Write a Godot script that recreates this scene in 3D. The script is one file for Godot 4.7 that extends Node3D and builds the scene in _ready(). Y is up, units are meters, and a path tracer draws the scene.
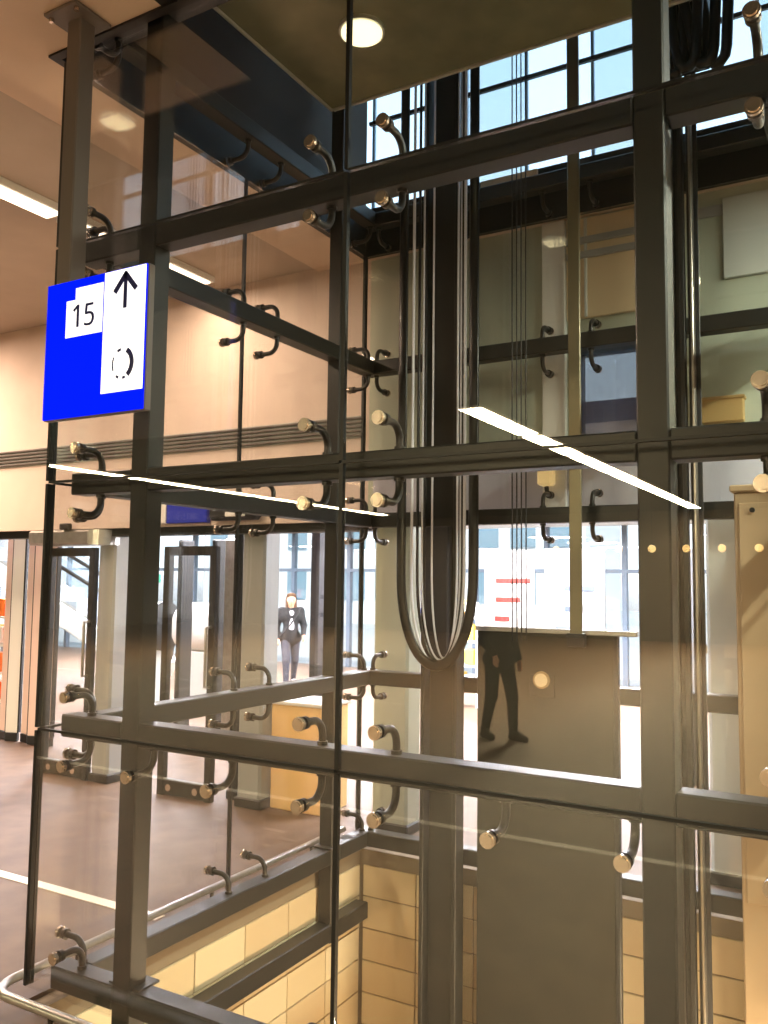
extends Node3D
# A glazed lift shaft standing in a station hall. Metres, y up; the eye stands over x = 0, z = 0.

const XL := -3.263      # glass faces of the shaft
const XR := -0.078
const ZF := -2.6
const ZB := -5.37
const XJ := -1.67       # upright joints between panes
const ZJ := -3.94
const IN := 0.14        # from the glass to the middle of the frame members
const LEVELS := [0.09, 1.185, 2.285, 3.385, 4.485]
const CEIL := 4.32

var M := {}
var used := {}
var boxes := {}
var rng := RandomNumberGenerator.new()

# ------------------------------------------------------------------ helpers
func numbered(called: String) -> String:
	if not used.has(called):
		used[called] = 0
		return called
	used[called] += 1
	return "%s_%03d" % [called, used[called]]

func tag(o: Node, label: String, category: String, group := "", kind := "") -> void:
	o.set_meta("label", label)
	o.set_meta("category", category)
	if group: o.set_meta("group", group)
	if kind: o.set_meta("kind", kind)

func thing(called: String, label: String, category: String, at := Vector3.ZERO, turn := 0.0, group := "") -> Node3D:
	var o := Node3D.new()
	o.name = numbered(called)
	add_child(o)
	o.position = at
	o.rotation.y = turn
	tag(o, label, category, group)
	return o

func put(parent: Node, called: String, mesh: Mesh, m: Material, at := Vector3.ZERO, rot := Vector3.ZERO) -> MeshInstance3D:
	var o := MeshInstance3D.new()
	o.name = numbered(called) if parent == self else called
	o.mesh = mesh
	o.material_override = m
	parent.add_child(o, true)
	o.position = at
	o.rotation = rot
	return o

func structure(called: String, mesh: Mesh, m: Material, at := Vector3.ZERO) -> MeshInstance3D:
	var o := put(self, called, mesh, m, at)
	o.set_meta("kind", "structure")
	return o

func new_st() -> SurfaceTool:
	var st := SurfaceTool.new()
	st.begin(Mesh.PRIMITIVE_TRIANGLES)
	return st

func tri(st: SurfaceTool, mid: Vector3, a: Vector3, b: Vector3, c: Vector3) -> void:
	# a flat triangle turned outwards from mid; front faces run clockwise
	var n := (b - a).cross(c - a)
	if n.dot((a + b + c) / 3.0 - mid) > 0.0:
		var t := b
		b = c
		c = t
		n = -n
	n = -n.normalized()
	for p in [a, b, c]:
		st.set_normal(n)
		st.add_vertex(p)

func quad(st: SurfaceTool, mid: Vector3, a: Vector3, b: Vector3, c: Vector3, d: Vector3) -> void:
	tri(st, mid, a, b, c)
	tri(st, mid, a, c, d)

func add_box(st: SurfaceTool, mid: Vector3, size: Vector3, bevel := 0.004, basis := Basis.IDENTITY) -> void:
	var h := size / 2.0
	var b: float = minf(bevel, minf(h.x, minf(h.y, h.z)) * 0.5)
	var v := func(x: float, y: float, z: float) -> Vector3: return mid + basis * Vector3(x, y, z)
	for s in [-1.0, 1.0]:
		quad(st, mid, v.call(s * h.x, -h.y + b, -h.z + b), v.call(s * h.x, h.y - b, -h.z + b), v.call(s * h.x, h.y - b, h.z - b), v.call(s * h.x, -h.y + b, h.z - b))
		quad(st, mid, v.call(-h.x + b, s * h.y, -h.z + b), v.call(h.x - b, s * h.y, -h.z + b), v.call(h.x - b, s * h.y, h.z - b), v.call(-h.x + b, s * h.y, h.z - b))
		quad(st, mid, v.call(-h.x + b, -h.y + b, s * h.z), v.call(h.x - b, -h.y + b, s * h.z), v.call(h.x - b, h.y - b, s * h.z), v.call(-h.x + b, h.y - b, s * h.z))
		for t in [-1.0, 1.0]:
			quad(st, mid, v.call(s * h.x, t * (h.y - b), -h.z + b), v.call(s * (h.x - b), t * h.y, -h.z + b), v.call(s * (h.x - b), t * h.y, h.z - b), v.call(s * h.x, t * (h.y - b), h.z - b))
			quad(st, mid, v.call(s * h.x, -h.y + b, t * (h.z - b)), v.call(s * (h.x - b), -h.y + b, t * h.z), v.call(s * (h.x - b), h.y - b, t * h.z), v.call(s * h.x, h.y - b, t * (h.z - b)))
			quad(st, mid, v.call(-h.x + b, s * h.y, t * (h.z - b)), v.call(-h.x + b, s * (h.y - b), t * h.z), v.call(h.x - b, s * (h.y - b), t * h.z), v.call(h.x - b, s * h.y, t * (h.z - b)))
			for u in [-1.0, 1.0]:
				tri(st, mid, v.call(s * h.x, t * (h.y - b), u * (h.z - b)), v.call(s * (h.x - b), t * h.y, u * (h.z - b)), v.call(s * (h.x - b), t * (h.y - b), u * h.z))

func bmesh(size: Vector3, bevel := 0.004) -> Mesh:
	var key := "%s %s" % [size, bevel]
	if not boxes.has(key):
		var st := new_st()
		add_box(st, Vector3.ZERO, size, bevel)
		boxes[key] = st.commit()
	return boxes[key]

func pbox(size: Vector3) -> Mesh:
	var key := "plain %s" % size
	if not boxes.has(key):
		var b := BoxMesh.new()
		b.size = size
		boxes[key] = b
	return boxes[key]

# box from corner to corner, as a part or a thing
func cbox(parent: Node, called: String, lo: Vector3, hi: Vector3, m: Material, bevel := 0.004) -> MeshInstance3D:
	var s := (hi - lo).abs()
	return put(parent, called, bmesh(s, bevel), m, (lo + hi) / 2.0 - (parent.position if parent != self else Vector3.ZERO))

func add_tube(st: SurfaceTool, pts: Array, r: float, sides := 10, flat := 1.0, up := Vector3.ZERO, closed := false) -> void:
	var n := pts.size()
	var side := Vector3.ZERO
	var prev := []
	var first := []
	for i in n:
		var a: Vector3 = pts[(i - 1 + n) % n] if closed else pts[max(i - 1, 0)]
		var b: Vector3 = pts[(i + 1) % n] if closed else pts[min(i + 1, n - 1)]
		var d := (b - a).normalized()
		if side == Vector3.ZERO:
			side = (up if up != Vector3.ZERO else (Vector3.UP if absf(d.y) < 0.9 else Vector3.RIGHT))
		side = (side - d * side.dot(d)).normalized()
		var other := d.cross(side)
		var ring := []
		for k in sides:
			var t := TAU * k / sides
			var nn := side * cos(t) * flat + other * sin(t)
			ring.append([pts[i] + nn * r, (side * cos(t) / flat + other * sin(t)).normalized()])
		if i > 0:
			join_rings(st, prev, ring)
		else:
			first = ring
		prev = ring
	if closed:
		join_rings(st, prev, first)
	else:
		for e in [[first, pts[0], pts[1]], [prev, pts[n - 1], pts[n - 2]]]:
			var c: Vector3 = e[1]
			for k in sides:
				tri(st, e[2], c, e[0][k][0], e[0][(k + 1) % sides][0])

func join_rings(st: SurfaceTool, p: Array, q: Array) -> void:
	var n := p.size()
	for k in n:
		var j := (k + 1) % n
		for w in [p[k], q[k], q[j], p[k], q[j], p[j]]:
			st.set_normal(w[1])
			st.add_vertex(w[0])

func tube(pts: Array, r: float, sides := 10, flat := 1.0, up := Vector3.ZERO) -> Mesh:
	var st := new_st()
	add_tube(st, pts, r, sides, flat, up)
	return st.commit()

func rod(a: Vector3, b: Vector3, r: float, sides := 12) -> Mesh:
	return tube([a, b], r, sides)

# slabs (lo, hi pairs) that make one piece of the setting
func slabs(list: Array) -> Mesh:
	var st := new_st()
	for s in list:
		add_box(st, (s[0] + s[1]) / 2.0, (s[1] - s[0]).abs(), 0.0)
	return st.commit()

func mat(color: Color, rough := 0.6, metal := 0.0) -> StandardMaterial3D:
	var m := StandardMaterial3D.new()
	m.albedo_color = color
	m.roughness = rough
	m.metallic = metal
	return m

func noise_tex(freq: float, ramp: Array, seed_: int, octaves := 4, size := 512) -> NoiseTexture2D:
	var n := FastNoiseLite.new()
	n.seed = seed_
	n.frequency = freq
	n.fractal_octaves = octaves
	var t := NoiseTexture2D.new()
	t.width = size
	t.height = size
	t.seamless = true
	t.noise = n
	var g := Gradient.new()
	g.set_color(0, ramp[0])
	g.set_color(1, ramp[1])
	t.color_ramp = g
	return t

func grained(c0: Color, c1: Color, rough: float, freq: float, scale: float, seed_: int, metal := 0.0) -> StandardMaterial3D:
	var m := mat(Color.WHITE, rough, metal)
	m.albedo_texture = noise_tex(freq, [c0, c1], seed_)
	m.uv1_triplanar = true
	m.uv1_world_triplanar = true
	m.uv1_scale = Vector3.ONE * scale
	return m

func glow(color: Color, energy: float, base := Color(0.9, 0.9, 0.9)) -> StandardMaterial3D:
	var m := mat(base, 0.5)
	m.emission_enabled = true
	m.emission = color
	m.emission_energy_multiplier = energy
	return m

func area_light(called: String, parent: Node, at: Vector3, size: Vector2, color: Color, energy: float, rot := Vector3(-PI / 2, 0, 0)) -> void:
	var l := AreaLight3D.new()
	l.name = called
	l.area_size = size
	l.light_color = color
	l.light_energy = energy
	l.shadow_enabled = true
	l.area_range = 60.0
	l.area_attenuation = 2.0
	parent.add_child(l, true)
	l.position = at
	l.rotation = rot

# ------------------------------------------------------------------ smooth bodies (tapered capsules, surface nets)
func sdf_mesh(bones: Array, cell: float, k: float) -> Mesh:
	var lo := Vector3(1e9, 1e9, 1e9)
	var hi := -lo
	for b in bones:
		var r: float = maxf(b[2], b[3]) + 2.5 * cell
		for p in [b[0], b[1]]:
			lo = lo.min(p - Vector3.ONE * r)
			hi = hi.max(p + Vector3.ONE * r)
	var n := Vector3i(((hi - lo) / cell).ceil()) + Vector3i.ONE
	var f := PackedFloat32Array()
	f.resize(n.x * n.y * n.z)
	f.fill(1.0)
	var reach := k + 2.0 * cell
	for b in bones:
		var pa: Vector3 = b[0]
		var pb: Vector3 = b[1]
		var ra: float = b[2]
		var rb: float = b[3]
		var q := pb - pa
		var qq := maxf(q.length_squared(), 1e-8)
		var r := maxf(ra, rb) + reach
		var i0 := Vector3i(((pa.min(pb) - Vector3.ONE * r - lo) / cell).floor()).max(Vector3i.ZERO)
		var i1 := Vector3i(((pa.max(pb) + Vector3.ONE * r - lo) / cell).ceil()).min(n - Vector3i.ONE)
		for z in range(i0.z, i1.z + 1):
			for y in range(i0.y, i1.y + 1):
				for x in range(i0.x, i1.x + 1):
					var p := lo + Vector3(x, y, z) * cell
					var t := clampf((p - pa).dot(q) / qq, 0.0, 1.0)
					var d := (p - pa - q * t).length() - lerpf(ra, rb, t)
					var at := (z * n.y + y) * n.x + x
					var e := f[at]
					var h := clampf(0.5 + 0.5 * (e - d) / k, 0.0, 1.0)
					f[at] = lerpf(e, d, h) - k * h * (1.0 - h)
	var cells := {}
	var verts := PackedVector3Array()
	var idx := PackedInt32Array()
	var step := [1, n.x, n.x * n.y]
	for z in n.z - 1:
		for y in n.y - 1:
			for x in n.x - 1:
				var at := (z * n.y + y) * n.x + x
				var mask := 0
				for c in 8:
					if f[at + (c & 1) + ((c >> 1) & 1) * n.x + (c >> 2) * n.x * n.y] < 0.0:
						mask |= 1 << c
				if mask == 0 or mask == 255:
					continue
				var sum := Vector3.ZERO
				var cnt := 0
				for c in 8:
					for ax in 3:
						if c & (1 << ax):
							continue
						var c2 := c | (1 << ax)
						if ((mask >> c) & 1) == ((mask >> c2) & 1):
							continue
						var o1 := Vector3(c & 1, (c >> 1) & 1, c >> 2)
						var o2 := Vector3(c2 & 1, (c2 >> 1) & 1, c2 >> 2)
						var f1 := f[at + int(o1.x) + int(o1.y) * n.x + int(o1.z) * n.x * n.y]
						var f2 := f[at + int(o2.x) + int(o2.y) * n.x + int(o2.z) * n.x * n.y]
						sum += o1.lerp(o2, f1 / (f1 - f2))
						cnt += 1
				cells[at] = verts.size()
				verts.append(lo + (Vector3(x, y, z) + sum / cnt) * cell)
	for at in cells:
		for ax in 3:
			var a1: int = step[(ax + 1) % 3]
			var a2: int = step[(ax + 2) % 3]
			var in0 := f[at] < 0.0
			if in0 == (f[at + step[ax]] < 0.0):
				continue
			if not (cells.has(at - a1) and cells.has(at - a2) and cells.has(at - a1 - a2)):
				continue
			var w := [cells[at], cells[at - a1], cells[at - a1 - a2], cells[at - a2]]
			var order := [0, 2, 1, 0, 3, 2] if in0 else [0, 1, 2, 0, 2, 3]
			for o in order:
				idx.append(w[o])
	var st := new_st()
	st.set_smooth_group(0)
	for v in verts:
		st.add_vertex(v)
	for i in idx:
		st.add_index(i)
	st.generate_normals()
	return st.commit()

# ------------------------------------------------------------------ scene
func _ready() -> void:
	rng.seed = 7
	view_and_light()
	materials()
	shell()
	hall_lights()
	pendants()
	pit()
	frame_and_glass()
	brackets()
	lift_gear()
	sign_and_rail()
	far_wall_fittings()
	doors_and_columns()
	far_hall()
	people()

func view_and_light() -> void:
	var cam := Camera3D.new()
	cam.name = "camera"
	cam.keep_aspect = Camera3D.KEEP_HEIGHT
	cam.fov = rad_to_deg(2.0 * atan(512.0 / 853.6))
	cam.near = 0.05
	cam.far = 300.0
	add_child(cam)
	cam.transform = Transform3D(Basis(Vector3(0.86759, 0.01206, -0.49714), Vector3(0.03024, 0.99658, 0.07695), Vector3(0.49636, -0.08179, 0.86425)), Vector3(0, 1.85, 0))
	cam.current = true
	var e := Environment.new()
	e.background_mode = Environment.BG_SKY
	var sky := Sky.new()
	var s := ProceduralSkyMaterial.new()
	s.sky_top_color = Color(0.6, 0.82, 0.96)
	s.sky_horizon_color = Color(0.92, 0.97, 1.0)
	s.sky_curve = 0.35
	s.ground_bottom_color = Color(0.5, 0.5, 0.5)
	s.ground_horizon_color = Color(0.8, 0.84, 0.88)
	s.energy_multiplier = 2.4
	sky.sky_material = s
	e.sky = sky
	e.tonemap_mode = Environment.TONE_MAPPER_LINEAR
	e.tonemap_exposure = 1.15
	e.sdfgi_enabled = true
	e.ssao_enabled = true
	e.ssil_enabled = true
	var sun := DirectionalLight3D.new()
	sun.name = "sun"
	sun.light_color = Color(1.0, 0.97, 0.92)
	sun.light_energy = 3.0
	sun.light_angular_distance = 2.0
	sun.shadow_enabled = true
	add_child(sun)
	sun.look_at_from_position(Vector3.ZERO, Vector3(-0.35, -0.75, -0.8))
	var w := WorldEnvironment.new()
	w.name = "environment"
	w.environment = e
	add_child(w)

func materials() -> void:
	M.steel = mat(Color(0.13, 0.13, 0.12), 0.42, 0.1)
	M.black = mat(Color(0.05, 0.05, 0.05), 0.5)
	M.seal = mat(Color(0.04, 0.04, 0.045), 0.5)
	M.bracket = mat(Color(0.2, 0.19, 0.18), 0.32, 0.4)
	M.chrome = mat(Color(0.86, 0.8, 0.74), 0.22, 0.9)
	M.stainless = grained(Color(0.66, 0.65, 0.63), Color(0.76, 0.75, 0.73), 0.3, 0.02, 1.0, 5, 0.8)
	M.rail = mat(Color(0.62, 0.6, 0.57), 0.3, 0.8)
	M.gunmetal = mat(Color(0.16, 0.16, 0.165), 0.45, 0.3)
	M.mast = mat(Color(0.09, 0.09, 0.09), 0.5)
	M.slat = mat(Color(0.36, 0.33, 0.31), 0.5)
	M.cable = mat(Color(0.05, 0.05, 0.055), 0.3)
	M.pale_cable = mat(Color(0.85, 0.86, 0.9), 0.35)
	M.navy = mat(Color(0.08, 0.1, 0.17), 0.55)
	M.bronze = grained(Color(0.14, 0.135, 0.11), Color(0.18, 0.17, 0.14), 0.4, 0.01, 0.6, 9, 0.2)
	M.olive = mat(Color(0.45, 0.42, 0.33), 0.35, 0.4)
	M.underside = grained(Color(0.46, 0.45, 0.35), Color(0.56, 0.55, 0.43), 0.3, 0.008, 0.8, 11, 0.35)
	M.alu = mat(Color(0.85, 0.84, 0.8), 0.3, 0.7)
	M.glass = mat(Color(0.2, 0.26, 0.22, 0.015), 0.0)
	M.glass.transparency = BaseMaterial3D.TRANSPARENCY_ALPHA
	M.clear = mat(Color(0.5, 0.6, 0.62, 0.03), 0.0)
	M.clear.transparency = BaseMaterial3D.TRANSPARENCY_ALPHA
	M.floor = grained(Color(0.36, 0.28, 0.22), Color(0.45, 0.36, 0.29), 0.6, 0.012, 0.45, 21)
	M.stripe = mat(Color(0.92, 0.89, 0.83), 0.5)
	M.ceil_tan = grained(Color(0.85, 0.76, 0.67), Color(0.89, 0.8, 0.71), 0.75, 0.01, 0.3, 22)
	M.ceil_grey = grained(Color(0.7, 0.64, 0.58), Color(0.74, 0.68, 0.62), 0.75, 0.01, 0.3, 23)
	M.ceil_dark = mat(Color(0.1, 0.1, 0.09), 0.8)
	M.wall_brown = mat(Color(0.34, 0.3, 0.26), 0.8)
	M.wall = grained(Color(0.82, 0.75, 0.7), Color(0.86, 0.79, 0.74), 0.7, 0.01, 0.3, 24)
	M.wall_green = grained(Color(0.68, 0.71, 0.64), Color(0.73, 0.76, 0.69), 0.6, 0.01, 0.3, 25)
	M.dark_wall = mat(Color(0.2, 0.18, 0.16), 0.8)
	M.white = mat(Color(0.9, 0.9, 0.88), 0.45)
	M.cream = mat(Color(0.88, 0.8, 0.66), 0.5)
	M.grey = mat(Color(0.62, 0.63, 0.62), 0.4)
	M.pale = mat(Color(0.8, 0.82, 0.8), 0.4)
	M.frost = mat(Color(0.8, 0.9, 0.96, 0.28), 0.5)
	M.pale_blue = mat(Color(0.6, 0.72, 0.82), 0.5)
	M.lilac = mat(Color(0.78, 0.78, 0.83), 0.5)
	M.tinted = mat(Color(0.42, 0.45, 0.6, 0.6), 0.08)
	M.tinted.transparency = BaseMaterial3D.TRANSPARENCY_ALPHA
	M.frost.transparency = BaseMaterial3D.TRANSPARENCY_ALPHA
	M.blue_grey = mat(Color(0.3, 0.36, 0.42), 0.5)
	M.hanger = mat(Color(0.45, 0.42, 0.4), 0.5, 0.1)
	M.beige_metal = mat(Color(0.64, 0.55, 0.43), 0.45)
	M.pale_green = mat(Color(0.74, 0.76, 0.68), 0.5)
	M.tan = mat(Color(0.6, 0.5, 0.36), 0.5)
	M.pinkish = mat(Color(0.9, 0.8, 0.76), 0.5)
	M.counter = mat(Color(0.95, 0.78, 0.5), 0.5)  # warm lamplight on the cream counter is mixed into this colour
	M.lamp_cream = glow(Color(1.0, 0.85, 0.55), 0.4, Color(0.95, 0.88, 0.7))
	M.panel_glow = glow(Color(1.0, 0.97, 0.94), 2.0)
	M.sign_blue = mat(Color(0.08, 0.16, 0.68), 0.4)
	M.win_blue = mat(Color(0.4, 0.5, 0.56), 0.2)
	M.clear_blue = mat(Color(0.7, 0.82, 0.9, 0.2), 0.05)
	M.clear_blue.transparency = BaseMaterial3D.TRANSPARENCY_ALPHA
	M.tube = glow(Color(1.0, 0.9, 0.78), 3.0)

func shell() -> void:
	# the hall: floor and ceiling with the shaft's opening, walls all round
	var x0 := -26.0
	var x1 := 9.0
	var z1 := 24.0
	var zw := -16.0
	var a := Vector4(XL - 0.03, XR + 0.03, ZB - 0.03, ZF + 0.03)     # opening
	structure("floor", slabs([
		[Vector3(x0, -0.3, zw), Vector3(a.x, 0, z1)], [Vector3(a.y, -0.3, zw), Vector3(x1, 0, z1)],
		[Vector3(a.x, -0.3, a.w), Vector3(a.y, 0, z1)], [Vector3(a.x, -0.3, zw), Vector3(a.y, 0, a.z)]]), M.floor)
	var n := 1
	for s in [[-24.0, -3.45, -3.6], [-24.0, 8.0, 0.85]]:
		structure("trim_%d" % n, pbox(Vector3(s[1] - s[0], 0.004, 0.075)), M.stripe, Vector3((s[0] + s[1]) / 2, 0.002, s[2]))
		n += 1
	var c := CEIL
	var t := 4.68
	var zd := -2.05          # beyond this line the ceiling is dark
	structure("ceiling", slabs([
		[Vector3(-3.79, c, -5.5), Vector3(a.x, t, zd)], [Vector3(a.y, c, -5.5), Vector3(x1, t, a.w)],
		[Vector3(a.x, c, a.w), Vector3(-2.6, t, zd)], [Vector3(a.x, c, -5.5), Vector3(a.y, t, a.z)]]), M.ceil_tan)
	structure("ceiling", slabs([[Vector3(x0, c + 0.03, -5.5), Vector3(-3.79, t, zd)]]), M.ceil_grey)
	structure("ceiling", slabs([[Vector3(x0, c, zd), Vector3(x1, t, z1)], [Vector3(-2.6, c, a.w), Vector3(x1, t, zd)]]), M.ceil_dark)  # near strip darkened to keep its reflection out of the front glass
	# black angle round the opening in the ceiling
	structure("trim_%d" % n, slabs([
		[Vector3(a.x - 0.03, c - 0.012, a.w), Vector3(a.y + 0.03, c, a.w + 0.03)],
		[Vector3(a.x - 0.03, c - 0.012, a.z - 0.03), Vector3(a.y + 0.03, c, a.z)],
		[Vector3(a.x - 0.03, c - 0.012, a.z), Vector3(a.x, c, a.w)],
		[Vector3(a.y, c - 0.012, a.z), Vector3(a.y + 0.03, c, a.w)],
		[Vector3(a.x, c - 0.012, a.z), Vector3(a.y, t, a.z + 0.012)], [Vector3(a.x, c - 0.012, a.w - 0.012), Vector3(a.y, t, a.w)],
		[Vector3(a.x, c - 0.012, a.z), Vector3(a.x + 0.012, t, a.w)], [Vector3(a.y - 0.012, c - 0.012, a.z), Vector3(a.y, t, a.w)]]), M.black)
	structure("wall_left", slabs([[Vector3(x0 - 0.2, -0.3, zw), Vector3(x0, t, z1)]]), M.wall_brown)
	structure("wall_right", slabs([[Vector3(x1, -0.3, zw), Vector3(x1 + 0.2, t, z1)]]), M.wall)
	structure("wall_back", slabs([[Vector3(x0, -0.3, z1), Vector3(x1, t, z1 + 0.2)]]), M.wall_brown)
	# the wall above the doors, with a window in it behind the shaft
	structure("wall_far", slabs([
		[Vector3(x0, 2.31, -5.7), Vector3(-3.3, t, -5.5)],
		[Vector3(0.6, 2.31, -5.7), Vector3(x1, t, -5.5)]]), M.wall)
	structure("wall_behind", slabs([
		[Vector3(-3.3, 2.31, -5.7), Vector3(-1.70, t, -5.5)], [Vector3(-1.27, 2.31, -5.7), Vector3(0.6, t, -5.5)],
		[Vector3(-1.70, 2.31, -5.7), Vector3(-1.27, 2.80, -5.5)], [Vector3(-1.70, 3.42, -5.7), Vector3(-1.27, t, -5.5)]]), M.wall_green)
	# upper storey of the shaft: closed on three sides and above, glazed to the daylight at the back
	var top := 7.6
	structure("wall_upper", slabs([
		[Vector3(a.x - 0.15, t, a.z), Vector3(a.x, top, a.w)], [Vector3(a.y, t, a.z), Vector3(a.y + 0.15, top, a.w)],
		[Vector3(a.x - 0.15, t, a.w), Vector3(a.y + 0.15, top, a.w + 0.15)]]), M.dark_wall)
	structure("roof", slabs([[Vector3(a.x - 0.2, top, a.z - 0.1), Vector3(a.y + 0.2, top + 0.2, a.w + 0.2)]]), M.dark_wall)
	# glazing of the upper storey
	var wz := -5.46
	var win := Node3D.new()
	win.name = "window_1"
	win.set_meta("kind", "structure")
	add_child(win)
	var xs := [XL, -2.48, -2.02, -1.55, -1.0, -0.52, XR]
	for i in xs.size() - 1:
		var w: float = xs[i + 1] - xs[i]
		var p := put(win, "pane", pbox(Vector3(w - 0.03, 2.7, 0.01)), M.frost if i % 2 == 1 else M.clear, Vector3((xs[i] + xs[i + 1]) / 2, 6.06, wz))
		p.set_meta("label", "pale blue daylight pane")
	for i in xs.size():
		put(win, "mullion", bmesh(Vector3(0.022, 2.8, 0.03)), M.pale_blue, Vector3(xs[i], 6.06, wz))
	put(win, "transom", bmesh(Vector3(3.2, 0.03, 0.03)), M.black, Vector3(XJ, 5.36, wz + 0.06))
	put(win, "sill", bmesh(Vector3(3.2, 0.02, 0.08)), M.alu, Vector3(XJ, 4.69, wz - 0.02))

func hall_lights() -> void:
	var spec := [
		[-4.75, [-5.25, -3.75], 1.42, 0.14, 8.0, "%s strip light out from the tan wall in the grey ceiling", "strip lights over the sign", Color(1.0, 0.87, 0.74)],
		[-4.85, [5.6, 8.1, 10.6, 13.1, 15.6, 18.1, 20.6], 2.38, 0.36, 52.0, "%s strip light of the ceiling row mirrored in the shaft glass", "strip lights mirrored in the glass", Color(1.0, 0.92, 0.72)],
		[-15.5, [7.0, 9.5, 12.0, 14.5, 17.0, 19.5], 2.38, 0.36, 28.0, "%s strip light of the outer row mirrored beside the sign", "strip lights far down the hall", Color(1.0, 0.92, 0.72)],
		[1.5, [-5.25, -3.75], 1.42, 0.14, 46.0, "%s added unseen strip light out from the far wall on the cabinet side", "added strip lights on the cabinet side", Color(0.98, 1.0, 0.9)],  # unseen row added to brighten the wall behind the shaft
		[4.5, [4.0, 6.5, 9.0, 11.5], 2.38, 0.36, 22.0, "%s added strip light of the unseen ceiling row behind the viewer", "added strip lights behind the viewer", Color(1.0, 0.92, 0.72)]]  # unseen row added to brighten the floor mirrored in the glass
	spec.append([-8.6, [-5.0, -3.4], 1.5, 0.14, 22.0, "%s strip light out from the tan wall over the shutter leaves", "strip lights over the shutters", Color(1.0, 0.86, 0.75)])
	var nth := ["first", "second", "third", "fourth", "fifth", "sixth", "seventh"]
	for s in spec:
		for i in s[1].size():
			var z: float = s[1][i]
			var len_: float = s[2]
			var wd: float = s[3]
			var y := CEIL + 0.03 if s[0] < -3.79 else CEIL
			var o := thing("ceiling_light", s[5] % nth[i], "light", Vector3(s[0], y, z + len_ / 2), 0.0, s[6])
			put(o, "housing", bmesh(Vector3(wd + 0.04, 0.05, len_ + 0.02)), M.white, Vector3(0, -0.025, 0))
			put(o, "diffuser", bmesh(Vector3(wd, 0.012, len_ - 0.04)), M.tube, Vector3(0, -0.056, 0))
			var tint: Color = s[7]
			area_light("strip", o, Vector3(0, -0.066, 0), Vector2(wd - 0.01, len_ - 0.06), tint, s[4] * len_ / 2.38)

func pendants() -> void:
	# a row of warm globes at the far end of the hall, seen mirrored in the glass
	var m := glow(Color(1.0, 0.8, 0.45), 5.0)
	for k in 7:
		var x := -8.4 + 0.95 * k
		var o := thing("pendant_lamp", "%s warm globe lamp of the row mirrored above the bronze plate" % ["first", "second", "third", "fourth", "fifth", "sixth", "seventh"][k], "lamp", Vector3(x, 2.9, 20.0), 0.0, "warm globes mirrored in the glass")
		var g := SphereMesh.new()
		g.radius = 0.11
		g.height = 0.22
		put(o, "globe", g, m)
		put(o, "stem", rod(Vector3(0, 0.11, 0), Vector3(0, CEIL - 2.9, 0), 0.012), M.black)
		var l := OmniLight3D.new()
		l.name = "glow"
		l.light_color = Color(1.0, 0.8, 0.5)
		l.light_energy = 0.15
		l.light_size = 0.1
		l.omni_range = 30.0
		l.omni_attenuation = 2.0
		l.shadow_enabled = true
		o.add_child(l)

func pit() -> void:
	var d := -3.6
	var x0 := XL + 0.06
	var x1 := XR - 0.06
	var z0 := ZB + 0.07
	var z1 := ZF - 0.07
	var conc := mat(Color(0.5, 0.44, 0.36), 0.85)
	var tiles := []
	for k in 3:
		tiles.append(mat([Color(0.82, 0.74, 0.6), Color(0.8, 0.71, 0.57), Color(0.84, 0.77, 0.64)][k], 0.22))
	var left := structure("wall_pit_left", slabs([[Vector3(x0 - 0.3, d, z0 - 0.3), Vector3(x0, -0.02, z1 + 0.3)]]), conc)
	var back := structure("wall_pit_back", slabs([[Vector3(x0, d, z0 - 0.3), Vector3(x1, -0.02, z0)]]), conc)
	structure("wall_pit_right", slabs([[Vector3(x1, d, z0 - 0.3), Vector3(x1 + 0.3, -0.02, z1 + 0.3)]]), tiles[0])
	structure("wall_pit_front", slabs([[Vector3(x0, d, z1), Vector3(x1, -0.02, z1 + 0.3)]]), tiles[0])
	structure("floor_pit", slabs([[Vector3(x0, d - 0.2, z0), Vector3(x1, d, z1)]]), conc)
	var th := 0.214
	var tw := 0.42
	for row in 7:
		var y := -0.12 - th * (row + 0.5)
		for i in 6:
			var z := z0 + tw * (i + 0.5) + 0.02
			put(left, "tile", bmesh(Vector3(0.016, th - 0.008, tw - 0.008), 0.003), tiles[rng.randi() % 3], Vector3(x0 + 0.005, y, z))
		for i in 7:
			var x := x0 + tw * (i + 0.5) + 0.03
			put(back, "tile", bmesh(Vector3(tw - 0.008, th - 0.008, 0.016), 0.003), tiles[rng.randi() % 3], Vector3(x, y, z0 + 0.005))
	# unseen lights added to brighten the tiles across the pit
	for z in [-3.4, -4.45]:
		var o := thing("added_pit_light", "added unseen light on the pit wall at the %s of the cabinet side" % ("front" if z > -4.0 else "rear"), "light", Vector3(x1, -1.0, z), -PI / 2, "added lights of the lift pit")
		put(o, "housing", bmesh(Vector3(0.9, 0.12, 0.05)), M.white, Vector3(0, 0, 0.025))
		put(o, "diffuser", bmesh(Vector3(0.84, 0.09, 0.03), 0.01), M.tube, Vector3(0, 0, 0.06))
		area_light("lamp", o, Vector3(0, 0, 0.08), Vector2(0.82, 0.08), Color(1.0, 0.88, 0.7), 5.0, Vector3(0, PI, 0))

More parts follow.
